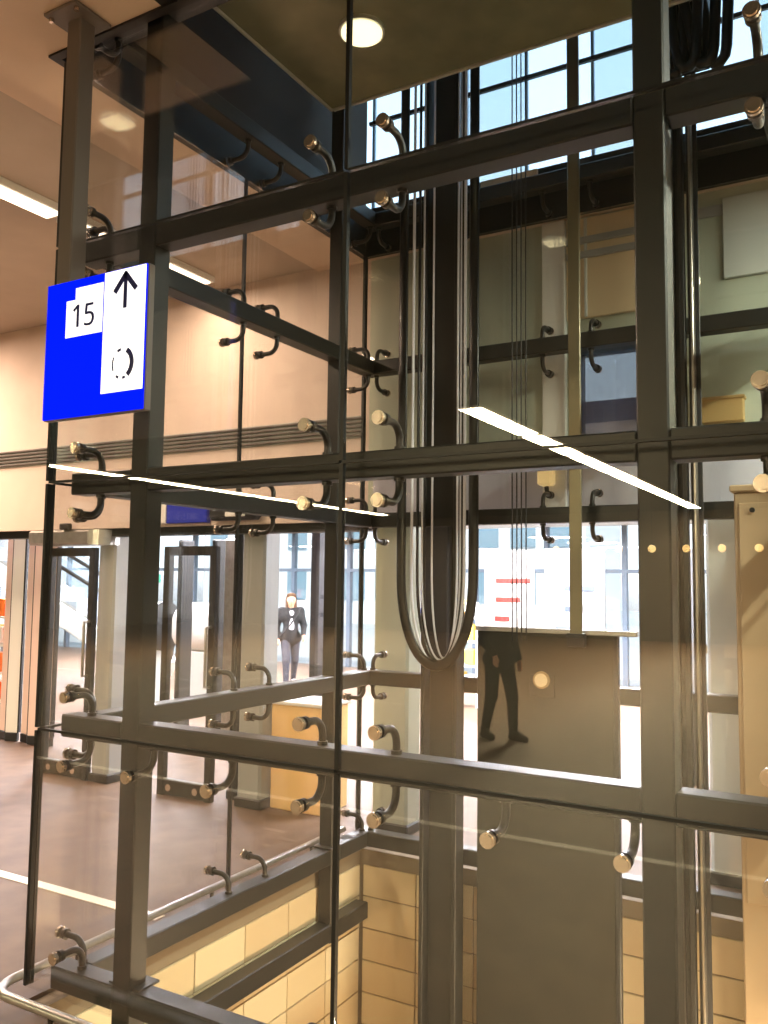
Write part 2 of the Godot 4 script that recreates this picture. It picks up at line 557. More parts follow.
func frame_and_glass() -> void:
	var f := thing("shaft_frame", "dark grey steel frame of posts and crossbeams inside the lift shaft glass", "frame", Vector3(XJ, -3.6, -3.98))
	var fx0 := XL + IN
	var fx1 := XR - IN
	var fz0 := ZF - IN
	var fz1 := ZB + IN
	var s := 0.1
	var h := s / 2
	var part := func(called: String, lo: Vector3, hi: Vector3) -> void: cbox(f, called, lo, hi, M.steel, 0.006)
	# posts: two on the front, two on each flank
	for x in [-2.79, -0.585]:
		part.call("post", Vector3(x - h, -3.6, fz0 - h), Vector3(x + h, 7.5, fz0 + h))
	for x in [fx0, fx1]:
		part.call("post", Vector3(x - h, -0.45, -4.83), Vector3(x + h, 7.5, -4.73))
	# beams, cut at the posts
	for i in LEVELS.size():
		var y: float = LEVELS[i]
		var cuts := [fx0 - h - 0.05, -2.79 - h, -2.79 + h, -0.585 - h, -0.585 + h, fx1 + h + 0.05]
		for k in 3:
			part.call("beam", Vector3(cuts[2 * k], y - h, fz0 - h), Vector3(cuts[2 * k + 1], y + h, fz0 + h))
		part.call("beam", Vector3(fx0 - h, y - h, fz1 - h), Vector3(fx1 + h, y + h, fz1 + h))
		for x in [fx0, fx1]:
			part.call("beam", Vector3(x - h, y - h, -4.73), Vector3(x + h, y + h, fz0 - h))
			part.call("beam", Vector3(x - h, y - h, fz1 + h), Vector3(x + h, y + h, -4.83))
	# lower rails in the pit
	part.call("rail", Vector3(fx0 - h, -0.44, fz1 + 0.03), Vector3(fx0 + h, -0.33, fz0 - h))
	for x in [-2.79, -0.585]:
		part.call("foot_plate", Vector3(x - 0.09, 0.135, fz0 - 0.09), Vector3(x + 0.09, 0.147, fz0 + 0.03))
	for x in [fx0, fx1]:
		part.call("foot_plate", Vector3(x - 0.07, 0.14, -4.87), Vector3(x + 0.07, 0.152, -4.69))
	# panes
	var edge := [0.075, 1.18, 2.285, 3.385, 4.30]
	var where := ["under the lowest crossbeam", "between lowest and middle crossbeams", "between middle and upper crossbeams", "over the upper crossbeam"]
	var faces := [
		["front", Vector3(XL, 0, ZF), Vector3(XJ, 0, ZF), Vector3(XR, 0, ZF), "front pane on the sign's side", "front pane on the cabinet's side"],
		["sign-side flank", Vector3(XL, 0, ZF), Vector3(XL, 0, ZJ), Vector3(XL, 0, ZB), "sign-side flank pane at the front corner", "sign-side flank pane at the rear corner"],
		["rear", Vector3(XL, 0, ZB), Vector3(XJ, 0, ZB), Vector3(XR, 0, ZB), "rear pane behind the looped cables", "rear pane behind the cabinet"],
		["cabinet-side flank", Vector3(XR, 0, ZF), Vector3(XR, 0, ZJ), Vector3(XR, 0, ZB), "cabinet-side flank pane at the front corner", "cabinet-side flank pane at the rear corner"]]
	for fc in faces:
		for r in 4:
			for k in 2:
				var a: Vector3 = fc[1 + k]
				var b: Vector3 = fc[2 + k]
				var along_x := absf(b.x - a.x) > 0.1
				if not along_x and k == 0: a.z -= 0.022
				if not along_x and k == 1: b.z += 0.022
				var w := (b - a).length()
				var y0: float = edge[r]
				var y1: float = edge[r + 1]
				var o := thing("glass_sheet", "clear %s, %s" % [fc[4 + k], where[r]], "glass", Vector3((a.x + b.x) / 2, y0, (a.z + b.z) / 2), 0.0 if along_x else PI / 2, "panes of the shaft's %s" % fc[0])
				if fc[0] == "front":
					for q in [-0.005, 0.005]:  # second ply added to strengthen the reflections in the front panes
						put(o, "ply", pbox(Vector3(w - 0.016, y1 - y0 - 0.01, 0.006)), M.glass, Vector3(0, (y1 - y0) / 2, q))
				else:
					put(o, "ply", pbox(Vector3(w - 0.016, y1 - y0 - 0.01, 0.016)), M.glass, Vector3(0, (y1 - y0) / 2, 0))
				var sx := -1.0
				# black seals at this pane's upright edges and its top
				if k == 0:
					put(o, "seal", pbox(Vector3(0.016, y1 - y0 - 0.014, 0.02)), M.seal, Vector3(sx * w / 2, (y1 - y0) / 2, 0))
				put(o, "seal", pbox(Vector3(0.016, y1 - y0 - 0.014, 0.02)), M.seal, Vector3(-sx * w / 2, (y1 - y0) / 2, 0))
				if r < 3:
					put(o, "seal", pbox(Vector3(w - 0.02, 0.01, 0.018)), M.seal, Vector3(0, y1 - y0, 0))

func brackets() -> void:
	# a stem that leaves the beam, bends to the glass and ends in a round clamp
	var pts := [Vector3(0, 0.0505, 0), Vector3(0, 0.08, 0)]
	for k in 9:
		var t := PI / 2 * k / 8.0
		pts.append(Vector3(0, 0.085 + 0.062 * sin(t), 0.062 * (1.0 - cos(t))))
	pts.append(Vector3(0, 0.147, 0.122))
	var stem := tube(pts, 0.0145, 10)
	var collar := rod(Vector3(0, 0.0505, 0), Vector3(0, 0.064, 0), 0.021, 14)
	var washer := rod(Vector3(0, 0.147, 0.112), Vector3(0, 0.147, 0.131), 0.024, 16)
	var cst := new_st()
	add_tube(cst, [Vector3(0, 0.147, 0.149), Vector3(0, 0.147, 0.163)], 0.026, 18)
	add_tube(cst, [Vector3(0, 0.147, 0.163), Vector3(0, 0.147, 0.168)], 0.019, 18)
	var cap := cst.commit()
	var beam := ["bottom", "lowest", "middle", "upper", "topmost"]
	var make := func(x: float, y: float, z: float, turn: float, up: bool, label: String, group: String) -> void:
		var o := thing("glass_bracket", label, "bracket", Vector3(x, y, z), turn, group)
		if not up:
			o.rotation = Vector3(0, turn, PI)
		put(o, "stem", stem, M.bracket)
		put(o, "collar", collar, M.bracket)
		put(o, "washer", washer, M.bracket)
		put(o, "cap", cap, M.chrome)
	var fx0 := XL + IN
	var fx1 := XR - IN
	var fz0 := ZF - IN
	var fz1 := ZB + IN
	var spots := []          # x, z, turn, face, place
	for q in [[fx0 + 0.045, "at the corner by the sign"], [XJ - 0.16, "on the sign's side of the joint"], [XJ + 0.16, "on the cabinet's side of the joint"], [fx1 - 0.045, "at the corner by the cabinet"]]:
		spots.append([q[0], fz0, 0.0, "front", q[1]])
		spots.append([q[0], fz1, PI, "rear", q[1]])
	for q in [[fz0 - 0.045, "at its front end"], [ZJ + 0.16, "just before the pane joint"], [ZJ - 0.16, "just behind the pane joint"], [fz1 + 0.045, "at its rear end"]]:
		spots.append([fx0, q[0], -PI / 2, "sign-side", q[1]])
		spots.append([fx1, q[0], PI / 2, "cabinet-side", q[1]])
	for p in spots:
		for lv in 5:
			for up in [true, false]:
				if (lv == 0 and not up) or (lv == 4 and up):
					continue
				var way := "above" if up else "below"
				make.call(p[0], LEVELS[lv], p[1], p[2], up, "curved steel bracket %s the %s %s crossbeam %s" % [way, beam[lv], p[3], p[4]], "brackets %s the %s %s crossbeam" % [way, beam[lv], p[3]])
	# the tall bottom panes hang from two more clamps each
	for k in 4:
		make.call([-2.69, -2.26, -1.09, -0.665][k], LEVELS[1], fz0, 0.0, false, "%s mid-pane steel bracket from the sign below the lowest front crossbeam" % ["first", "second", "third", "fourth"][k], "middle brackets of the bottom front panes")

func lift_gear() -> void:
	# lift car, seen from below
	var y0 := 4.85
	var car := thing("lift_car", "olive metal underside of the lift car halted at the storey above", "lift car", Vector3(-1.67, y0, -3.84))
	cbox(car, "floor_panel", Vector3(-2.91, y0, -4.34), Vector3(-0.43, y0 + 0.12, -3.21), M.underside)
	for e in [[Vector3(-2.925, y0 - 0.012, -4.35), Vector3(-2.905, y0 + 0.14, -3.2)], [Vector3(-0.435, y0 - 0.012, -4.35), Vector3(-0.415, y0 + 0.14, -3.2)],
			[Vector3(-2.905, y0 - 0.012, -3.21), Vector3(-0.435, y0 + 0.14, -3.19)], [Vector3(-2.905, y0 - 0.012, -4.36), Vector3(-0.435, y0 + 0.14, -4.34)]]:
		cbox(car, "edge_trim", e[0], e[1], M.alu, 0.003)
	for x in [-2.88, -0.46]:
		for z in [-3.25, -4.3]:
			cbox(car, "corner_post", Vector3(x - 0.03, y0 + 0.12, z - 0.03), Vector3(x + 0.03, y0 + 2.4, z + 0.03), M.stainless)
	cbox(car, "roof_panel", Vector3(-2.91, y0 + 2.4, -4.34), Vector3(-0.43, y0 + 2.5, -3.21), M.underside)
	cbox(car, "rear_panel", Vector3(-2.85, y0 + 0.12, -4.33), Vector3(-0.49, y0 + 2.4, -4.31), M.gunmetal)
	var lamp := put(car, "downlight", rod(Vector3(0, -0.025, 0), Vector3(0, 0, 0), 0.125, 28), M.alu, Vector3(-2.33, y0, -3.75) - car.position)
	lamp.set_meta("label", "round white downlight")
	put(lamp, "lens", rod(Vector3(0, -0.034, 0), Vector3(0, -0.026, 0), 0.112, 28), glow(Color(1.0, 0.95, 0.75), 1.8))
	area_light("beam", lamp, Vector3(0, -0.04, 0), Vector2(0.16, 0.16), Color(1.0, 0.92, 0.7), 0.03)
	# mast at the back of the shaft
	var mast := thing("guide_mast", "broad dark steel mast standing behind the looped cables", "mast", Vector3(-2.475, -3.6, -5.08))
	cbox(mast, "web", Vector3(-2.55, -3.6, -5.12), Vector3(-2.38, 7.5, -5.07), M.mast)
	for x in [-2.58, -2.35]:
		cbox(mast, "flange", Vector3(x - 0.015, -3.6, -5.14), Vector3(x + 0.015, 7.5, -5.02), M.mast)
	cbox(mast, "cover", Vector3(-2.56, 1.37, -5.07), Vector3(-2.39, 2.22, -5.0), M.navy, 0.01)
	# guide rails
	var rail := func(x: float, z: float, label: String) -> void:
		var o := thing("guide_rail", label, "guide rail", Vector3(x, -3.6, z))
		put(o, "base", bmesh(Vector3(0.064, 11.1, 0.012)), M.gunmetal, Vector3(0, 5.55, -0.04))
		put(o, "blade", bmesh(Vector3(0.016, 11.1, 0.065)), M.rail, Vector3(0, 5.55, 0))
		for k in 5:
			put(o, "clip", bmesh(Vector3(0.07, 0.05, 0.018)), M.rail, Vector3(0, 0.9 + 2.1 * k, -0.055))
	rail.call(-0.855, -5.0, "polished steel guide rail beside the beige cabinet")
	rail.call(-0.965, -5.0, "dark steel guide rail next to the polished one")
	var ch := thing("cable_channel", "narrow dark channel running up between the guide rails and the front post", "channel", Vector3(-0.91, -3.6, -5.0))
	put(ch, "body", bmesh(Vector3(0.03, 11.1, 0.05)), M.black, Vector3(0, 5.55, 0))
	var bar := thing("hanging_bar", "flat olive steel bar hanging beside the thin ropes", "bar", Vector3(-1.54, 1.5, -4.98))
	put(bar, "body", bmesh(Vector3(0.075, 5.6, 0.02)), M.olive, Vector3(0, 2.8, 0))
	put(bar, "shoe", bmesh(Vector3(0.11, 0.08, 0.05)), M.gunmetal, Vector3(0, 0.02, 0))
	for k in 4:
		var rp := put(self, "hoist_rope", rod(Vector3(0, 0, 0), Vector3(0, 6.0, 0), 0.0045, 6), M.gunmetal, Vector3(-1.93 + 0.03 * k, 1.5, -4.95))
		tag(rp, "%s thin steel hoist rope from the looped cables towards the olive bar" % ["first", "second", "third", "fourth"][k], "rope", "thin hoist ropes")
	# travelling cables that hang in loops under the car
	var loops := [
		[-2.66, -2.15, 1.33, 0.034, 0.3, "cable", "broad flat black travelling cable, outermost of the hanging loops", -4.86],
		[-2.6, -2.225, 1.335, 0.010, 1.0, "pale_cable", "pale thin cable looped just inside the broad black one", -4.89],
		[-2.57, -2.25, 1.35, 0.010, 1.0, "cable", "thin black cable looped between two pale ones", -4.915],
		[-2.55, -2.275, 1.36, 0.007, 1.0, "pale_cable", "pale thin cable, second of the nested loops", -4.94],
		[-2.49, -2.31, 1.37, 0.007, 1.0, "pale_cable", "pale thin cable, innermost of the nested loops", -4.965]]
	for l in loops:
		var xa: float = l[0]
		var xb: float = l[1]
		var c := (xa + xb) / 2
		var r := (xb - xa) / 2
		var deep := 0.62
		var p := [Vector3(xa, 7.0, l[7])]
		p.append(Vector3(xa, 4.0, l[7]))
		for k in 25:
			var t := PI * k / 24.0
			p.append(Vector3(c - r * cos(t), l[2] + deep - deep * pow(sin(t), 0.85), l[7]))
		p.append(Vector3(xb, 4.0, l[7]))
		p.append(Vector3(xb, 7.0, l[7]))
		var cb := put(self, "travelling_cable", tube(p, l[3], 8, l[4], Vector3(0, 0, 1)), M[l[5]])
		tag(cb, l[6], "cable", "travelling cables hanging in loops")
	# plate that screens the counterweight
	var pl := thing("counterweight_screen", "dark bronze plate with a round disc, standing at the back of the shaft", "screen", Vector3(-1.765, -3.6, -5.05))
	cbox(pl, "plate", Vector3(-2.2, -3.6, -5.07), Vector3(-1.33, 1.55, -5.04), M.bronze)
	cbox(pl, "top_edge", Vector3(-2.21, 1.55, -5.08), Vector3(-1.2, 1.58, -5.03), M.stainless)
	cbox(pl, "disc_plate", Vector3(-1.85, 1.17, -5.04), Vector3(-1.69, 1.3, -5.03), M.bronze)
	put(pl, "disc_ring", rod(Vector3(0, 0, 0), Vector3(0, 0, 0.016), 0.052, 24), M.tan, Vector3(-1.77, 1.27, -5.03) - pl.position)
	put(pl, "disc", rod(Vector3(0, 0, 0), Vector3(0, 0, 0.022), 0.04, 24), M.cream, Vector3(-1.77, 1.27, -5.03) - pl.position)
	cbox(pl, "edge_post", Vector3(-1.34, -3.6, -5.08), Vector3(-1.31, 1.55, -5.03), M.gunmetal)
	# control cabinet
	var cab := thing("control_cabinet", "tall beige metal control cabinet at the back of the shaft", "cabinet", Vector3(-0.45, -3.6, -5.06))
	cbox(cab, "body", Vector3(-0.655, -3.6, -5.15), Vector3(-0.29, 2.36, -4.97), M.beige_metal, 0.008)
	cbox(cab, "lid", Vector3(-0.675, 2.36, -5.16), Vector3(-0.275, 2.4, -4.95), M.beige_metal, 0.008)
	cbox(cab, "door", Vector3(-0.63, 0.2, -4.97), Vector3(-0.31, 2.3, -4.955), M.beige_metal, 0.004)
	put(cab, "lock", rod(Vector3.ZERO, Vector3(0, 0, 0.015), 0.014), M.black, Vector3(-0.56, 2.3 - 0.04, -4.955) - cab.position)
	# hoses at the head of the guide rails
	var hb := thing("hose_bundle", "bunch of thick black hoses hanging above the guide rails", "hoses", Vector3(-0.9, 4.9, -4.78))
	for k in 4:
		var hx := -0.9 + 0.045 * k
		var hp := []
		for j in 14:
			var t := j / 13.0
			hp.append(Vector3(hx + 0.05 * sin(t * 5.0 + k), 6.1 - 1.3 * t, -4.78 + 0.02 * cos(t * 4.0 + k * 1.7)) - hb.position)
		for j in 6:
			var t := PI * j / 5.0
			var e: Vector3 = hp[13]
			hp.append(e + Vector3(0.05 - 0.05 * cos(t), -0.08 * sin(t), 0.004 * j))
		hp.append(hp[hp.size() - 1] + Vector3(0.03, 0.6, 0.0))
		put(hb, "hose", tube(hp, 0.03, 10), M.cable)
	var jb := thing("junction_box", "black junction box among the hoses above the guide rails", "box", Vector3(-0.85, 4.78, -4.89))
	put(jb, "body", bmesh(Vector3(0.26, 0.55, 0.1), 0.01), M.black, Vector3(0, 0.28, 0))
	put(jb, "gland", rod(Vector3.ZERO, Vector3(0, 0, 0.02), 0.02), M.rail, Vector3(0.04, 0.4, 0.05))
	put(jb, "gland", rod(Vector3.ZERO, Vector3(0, 0, 0.02), 0.02), M.rail, Vector3(0.05, 0.22, 0.05))

func sign_and_rail() -> void:
	var z := -2.34
	var s := thing("platform_sign", "lit blue sign numbered 15 with an arrow, hung in front of the shaft corner", "sign", Vector3(-2.706, 2.503, z))
	s.scale = Vector3.ONE * 0.966
	var blue := glow(Color(0.0, 0.1, 1.0), 0.95, Color(0.0, 0.06, 0.4))
	blue.metallic_specular = 0.1
	var white := glow(Color(1, 1, 1), 0.95, Color(0.95, 0.95, 0.97))
	var ink := mat(Color(0.05, 0.07, 0.38), 0.5)
	var w := 0.595
	put(s, "housing", bmesh(Vector3(w + 0.006, w + 0.006, 0.036), 0.004), M.hanger, Vector3(0, w / 2, -0.025))
	put(s, "panel", bmesh(Vector3(w, w, 0.01), 0.002), blue, Vector3(0, w / 2, -0.003))
	put(s, "arrow_panel", bmesh(Vector3(0.235, 0.51, 0.004), 0.001), white, Vector3(0.1775, w - 0.259, 0.003))
	# the number's white field, with a step at its upper corner
	put(s, "number_panel", number_field(), white, Vector3(0.022, 0, 0.003))
	var tm := TextMesh.new()
	var font := SystemFont.new()
	font.font_names = PackedStringArray(["Droid Sans"])
	tm.font = font
	tm.text = "15"
	tm.font_size = 64
	tm.pixel_size = 0.0021
	tm.depth = 0.003
	put(s, "number", tm, ink, Vector3(-0.06, w - 0.165, 0.007))
	var ar := new_st()
	add_box(ar, Vector3(0.165, w - 0.135, 0.0), Vector3(0.018, 0.14, 0.003), 0.0)
	for k in [-1.0, 1.0]:
		add_box(ar, Vector3(0.165 + k * 0.028, w - 0.095, 0.0), Vector3(0.022, 0.1, 0.003), 0.0, Basis(Vector3(0, 0, 1), k * 0.72))
	put(s, "arrow", ar.commit(), ink, Vector3(0.02, 0.035, 0.007))
	# broken ring pictogram
	var ctr := Vector3(0.18, w - 0.4, 0.006)
	for a in [[-55, 62, 0.012], [100, 120, 0.006], [150, 205, 0.004], [235, 250, 0.006], [275, 290, 0.006]]:
		var pts := []
		for k in 9:
			var t: float = deg_to_rad(lerpf(a[0], a[1], k / 8.0))
			pts.append(ctr + Vector3(cos(t) * 0.055, sin(t) * 0.06, 0))
		put(s, "ring_mark", tube(pts, a[2], 6, 0.25, Vector3(0, 0, 1)), ink)
	var loc := func(x: float, y: float, zz: float) -> Vector3: return (Vector3(x, y, zz) - s.position) / 0.966
	put(s, "hanger", bmesh(Vector3(0.088, (CEIL - 2.6) / 0.966, 0.088), 0.006), M.hanger, loc.call(-2.985, (CEIL + 2.6) / 2, -2.446))
	put(s, "flange", bmesh(Vector3(0.21, 0.018, 0.21), 0.004), M.hanger, loc.call(-2.985, CEIL - 0.01, -2.425))
	for k in [-1.0, 1.0]:
		put(s, "bolt", rod(Vector3.ZERO, Vector3(0, -0.02, 0), 0.012, 6), M.chrome, loc.call(-2.985 + k * 0.08, CEIL - 0.018, -2.35))
	area_light("glow", s, Vector3(0, w / 2, 0.02), Vector2(w, w), Color(0.5, 0.55, 1.0), 0.15, Vector3(0, PI, 0))
	# bump rail round the foot of the shaft
	var p := [Vector3(-3.345, 0.09, -5.3), Vector3(-3.345, 0.09, -2.62)]
	for k in 9:
		var t := PI / 2 * k / 8.0
		p.append(Vector3(-3.345 + 0.125 * (1 - cos(t)), 0.09, -2.6 + 0.125 * sin(t)))
	p.append(Vector3(-0.2, 0.09, -2.475))
	var r := thing("bump_rail", "polished steel tube rail running low round the foot of the shaft", "rail", Vector3(-3.3, 0, -2.5))
	put(r, "tube", tube(p, 0.02, 12), M.stainless, -r.position)
	for q in [[Vector3(-3.345, 0, -4.9)], [Vector3(-3.345, 0, -3.9)], [Vector3(-3.345, 0, -2.95)], [Vector3(-2.95, 0, -2.475)], [Vector3(-1.67, 0, -2.475)]]:
		var b: Vector3 = q[0]
		put(r, "stay", rod(b, b + Vector3(0, 0.085, 0), 0.012), M.bracket, -r.position)

func number_field() -> Mesh:
	# outline with a notch, a few millimetres thick
	var w := 0.595
	var o := PackedVector2Array([Vector2(-0.19, w - 0.25), Vector2(0.03, w - 0.25), Vector2(0.03, w - 0.04), Vector2(-0.135, w - 0.04), Vector2(-0.135, w - 0.09), Vector2(-0.19, w - 0.09)])
	var st := new_st()
	var mid := Vector3(-0.08, w - 0.2, 0)
	for i in [[0, 1, 4], [0, 4, 5], [1, 2, 4], [2, 3, 4]]:
		for zz in [0.002, -0.002]:
			tri(st, Vector3(mid.x, mid.y, 0), Vector3(o[i[0]].x, o[i[0]].y, zz), Vector3(o[i[1]].x, o[i[1]].y, zz), Vector3(o[i[2]].x, o[i[2]].y, zz))
	for i in 6:
		var a := o[i]
		var b := o[(i + 1) % 6]
		quad(st, mid, Vector3(a.x, a.y, -0.002), Vector3(b.x, b.y, -0.002), Vector3(b.x, b.y, 0.002), Vector3(a.x, a.y, 0.002))
	return st.commit()

func far_wall_fittings() -> void:
	var zf := -5.5
	# louvred band on the wall
	var g := thing("wall_grille", "long louvred grey band on the wall above the doors", "grille", Vector3(-12.0, 2.94, zf))
	cbox(g, "backing", Vector3(-20.0, 2.945, zf - 0.01), Vector3(-3.35, 3.115, zf + 0.012), M.grey)
	for k in 5:
		cbox(g, "slat", Vector3(-20.0, 2.955 + 0.033 * k, zf + 0.01), Vector3(-3.35, 2.972 + 0.033 * k, zf + 0.03), M.slat)
	# cream board behind the shaft
	var b := thing("wall_board", "cream board with two grey rails on the wall behind the shaft", "board", Vector3(-1.585, 3.62, zf))
	cbox(b, "panel", Vector3(-1.745, 3.62, zf), Vector3(-1.2, 4.3, zf + 0.03), M.cream)
	for y in [4.02, 4.12]:
		cbox(b, "rail", Vector3(-1.74, y, zf + 0.03), Vector3(-1.2, y + 0.045, zf + 0.06), M.grey)
	cbox(b, "stile", Vector3(-1.62, 3.62, zf + 0.03), Vector3(-1.6, 4.3, zf + 0.045), M.pale)
	var fb := put(self, "lit_reveal_strip", bmesh(Vector3(0.42, 0.13, 0.02)), M.cream, Vector3(-2.12, 4.61, -5.376))  # cream colour stands in for light on the window reveal
	tag(fb, "short cream strip standing in for a lit reveal above the cream board", "strip")
	var ps := put(self, "pilaster", bmesh(Vector3(0.16, 2.0, 0.05)), M.white, Vector3(-1.83, 3.31, zf + 0.025))
	tag(ps, "white upright pilaster beside the cream board behind the shaft", "pilaster")
	structure("trim_5", bmesh(Vector3(3.3, 0.3, 0.015)), M.lilac, Vector3(-1.6, 2.47, zf + 0.0075))  # lilac band painted in place of daylight on the lower wall
	var wbd := thing("wall_panel", "pale grey panel on the wall above the beige cabinet", "panel", Vector3(-0.55, 3.74, zf))
	cbox(wbd, "panel", Vector3(-0.75, 3.74, zf), Vector3(-0.2, 4.25, zf + 0.03), M.pale)
	cbox(wbd, "trim", Vector3(-0.93, 4.15, zf), Vector3(-0.75, 4.22, zf + 0.02), M.grey)
	var yb := thing("wall_box", "tan cardboard-coloured box on the wall behind the guide rails", "box", Vector3(-0.77, 2.84, zf))
	cbox(yb, "body", Vector3(-0.89, 2.84, zf), Vector3(-0.65, 2.98, zf + 0.08), mat(Color(0.72, 0.6, 0.38), 0.6))
	cbox(yb, "lid", Vector3(-0.9, 2.975, zf), Vector3(-0.64, 2.995, zf + 0.09), mat(Color(0.7, 0.58, 0.36), 0.6))
	var lp := thing("wall_lamp", "small cream wall lamp on a dark arm behind the hanging bar", "lamp", Vector3(-1.86, 2.44, zf + 0.015))
	put(lp, "shade", bmesh(Vector3(0.1, 0.13, 0.1), 0.015), M.lamp_cream, Vector3(0, 0.12, 0.1))
	put(lp, "arm", tube([Vector3(0, 0.0, 0.0), Vector3(0, 0.0, 0.08), Vector3(0, 0.05, 0.1)], 0.015), M.black, Vector3.ZERO)
	var fr := Node3D.new()
	fr.name = "window_2"
	fr.set_meta("kind", "structure")
	add_child(fr)
	for q in [[Vector3(-1.70, 2.80, -5.68), Vector3(-1.68, 3.42, -5.49)], [Vector3(-1.29, 2.80, -5.68), Vector3(-1.27, 3.42, -5.49)], [Vector3(-1.68, 2.80, -5.68), Vector3(-1.29, 2.82, -5.49)], [Vector3(-1.68, 3.40, -5.68), Vector3(-1.29, 3.42, -5.49)]]:
		cbox(fr, "frame", q[0], q[1], M.gunmetal)
	cbox(fr, "pane", Vector3(-1.68, 2.82, -5.6), Vector3(-1.29, 3.40, -5.59), M.tinted, 0.0)

func doors_and_columns() -> void:
	var door := func(x0: float, x1: float, z: float, label: String) -> void:
		var o := thing("glass_door", label, "door", Vector3((x0 + x1) / 2, 0, z))
		cbox(o, "stile", Vector3(x0, 0, z - 0.03), Vector3(x0 + 0.07, 2.14, z + 0.03), M.black)
		cbox(o, "stile", Vector3(x1 - 0.07, 0, z - 0.03), Vector3(x1, 2.14, z + 0.03), M.black)
		cbox(o, "bottom_rail", Vector3(x0 + 0.07, 0.01, z - 0.03), Vector3(x1 - 0.07, 0.14, z + 0.03), M.black)
		cbox(o, "top_rail", Vector3(x0 + 0.07, 2.06, z - 0.03), Vector3(x1 - 0.07, 2.14, z + 0.03), M.black)
		cbox(o, "pane", Vector3(x0 + 0.07, 0.14, z - 0.005), Vector3(x1 - 0.07, 2.06, z + 0.005), M.clear, 0.0)
		for k in [0.25, 0.75]:
			put(o, "stud", rod(Vector3.ZERO, Vector3(0, 0, 0.02), 0.03), M.chrome, Vector3(lerpf(x0, x1, k) - o.position.x, 0.075, 0.03))
		put(o, "handle", tube([Vector3(0, 0.95, 0.03), Vector3(0, 0.95, 0.09), Vector3(0, 1.45, 0.09), Vector3(0, 1.45, 0.03)], 0.014), M.stainless, Vector3(x1 - 0.035 - o.position.x, 0, 0))
	door.call(-6.99, -6.33, -5.62, "glass door in a black frame under the curved steel header")
	door.call(-5.45, -4.85, -5.62, "glass door in a black frame beside the round steel column")
	# header: a steel drum end over the first door
	var hd := thing("door_header", "brushed steel header with a rounded end over the glass door", "header", Vector3(-6.6, 2.16, -5.6))
	var st := new_st()
	add_box(st, Vector3(-0.06, 0.07, 0), Vector3(0.85, 0.14, 0.34), 0.02)
	for k in 10:
		var t0 := -PI / 2 + PI * k / 10.0
		var t1 := -PI / 2 + PI * (k + 1) / 10.0
		var c := Vector3(0.36, 0, 0)
		var a := Vector3(0.36 + 0.17 * cos(t0), 0, 0.17 * sin(t0))
		var b := Vector3(0.36 + 0.17 * cos(t1), 0, 0.17 * sin(t1))
		var u := Vector3(0, 0.14, 0)
		var mid := Vector3(0.36, 0.07, 0)
		quad(st, mid, a, b, b + u, a + u)
		tri(st, mid, c, a, b)
		tri(st, mid, c + u, a + u, b + u)
	put(hd, "drum", st.commit(), M.stainless)
	put(hd, "sensor", bmesh(Vector3(0.12, 0.06, 0.06), 0.01), M.black, Vector3(0.05, 0.17, 0.17))
	structure("trim_6", slabs([[Vector3(-26, 2.24, -5.72), Vector3(-3.3, 2.31, -5.56)]]), M.black)
	var h2 := thing("door_header", "dark grey sensor housing over the second glass door", "header", Vector3(-4.53, 2.34, -5.44))
	put(h2, "housing", bmesh(Vector3(0.5, 0.14, 0.12), 0.04), M.gunmetal, Vector3(0, 0.07, 0))
	put(h2, "lens", bmesh(Vector3(0.2, 0.05, 0.02), 0.008), M.white, Vector3(0.05, 0.05, 0.065))
	var post := func(called: String, x: float, z: float, w: float, m: Material, label: String, h := 2.31) -> void:
		var o := thing(called, label, "column", Vector3(x, 0, z))
		put(o, "shaft", bmesh(Vector3(w, h, 0.22), 0.02), m, Vector3(0, h / 2, 0))
		put(o, "foot", bmesh(Vector3(w + 0.03, 0.08, 0.25), 0.01), M.gunmetal, Vector3(0, 0.04, 0))
	post.call("steel_column", -6.19, -5.72, 0.22, M.grey, "pale grey pillar beside the curved header")
	post.call("steel_column", -4.49, -5.75, 0.24, M.grey, "pale grey pillar beside the cream counter")
	post.call("steel_column", -4.78, -5.9, 0.09, M.gunmetal, "slim dark post next to the black-framed door")
	post.call("steel_column", -4.29, -6.35, 0.09, M.navy, "slim navy post behind the cream counter")
	post.call("steel_column", -3.17, -5.75, 0.3, M.pale_green, "pale greenish pillar behind the corner of the shaft")
	post.call("steel_column", -6.96, -7.5, 0.07, M.gunmetal, "slim dark post beyond the first glass door")
	post.call("steel_column", -6.45, -7.5, 0.07, M.black, "black post in the concourse beyond the black-framed door")
	post.call("steel_column", -6.13, -7.4, 0.16, M.stainless, "brushed steel post in the concourse beside the black post")
	post.call("steel_column", -4.95, -7.6, 0.12, M.navy, "navy post in the concourse behind the cream counter")
	post.call("white_door_leaf", -0.84, -5.9, 0.2, M.pale, "narrow white door leaf behind the guide rails")
	post.call("steel_column", -2.02, -9.2, 0.12, M.tan, "slim tan column in the bright hall behind the shaft")
	post.call("steel_column", -0.26, -5.75, 0.9, M.cream, "broad cream pier behind the beige cabinet")
	# folding shutter panels at the side entrance
	for k in 5:
		var o := thing("shutter_leaf", "%s pinkish white folding shutter leaf from the steel header" % ["fifth", "fourth", "third", "second", "first"][k], "shutter", Vector3(-8.74 + 0.19 * k, 0, -6.5 + 0.03 * (k % 2)), 0.35 if k % 2 else -0.2, "folded shutter leaves")
		put(o, "leaf", bmesh(Vector3(0.15, 2.2, 0.04)), M.white if k == 1 else M.pinkish, Vector3(0, 1.2, 0))
		put(o, "edge_strip", bmesh(Vector3(0.02, 2.2, 0.05)), M.gunmetal, Vector3(0.082, 1.2, 0))
		put(o, "kick_plate", bmesh(Vector3(0.15, 0.09, 0.05)), M.gunmetal, Vector3(0, 0.05, 0))
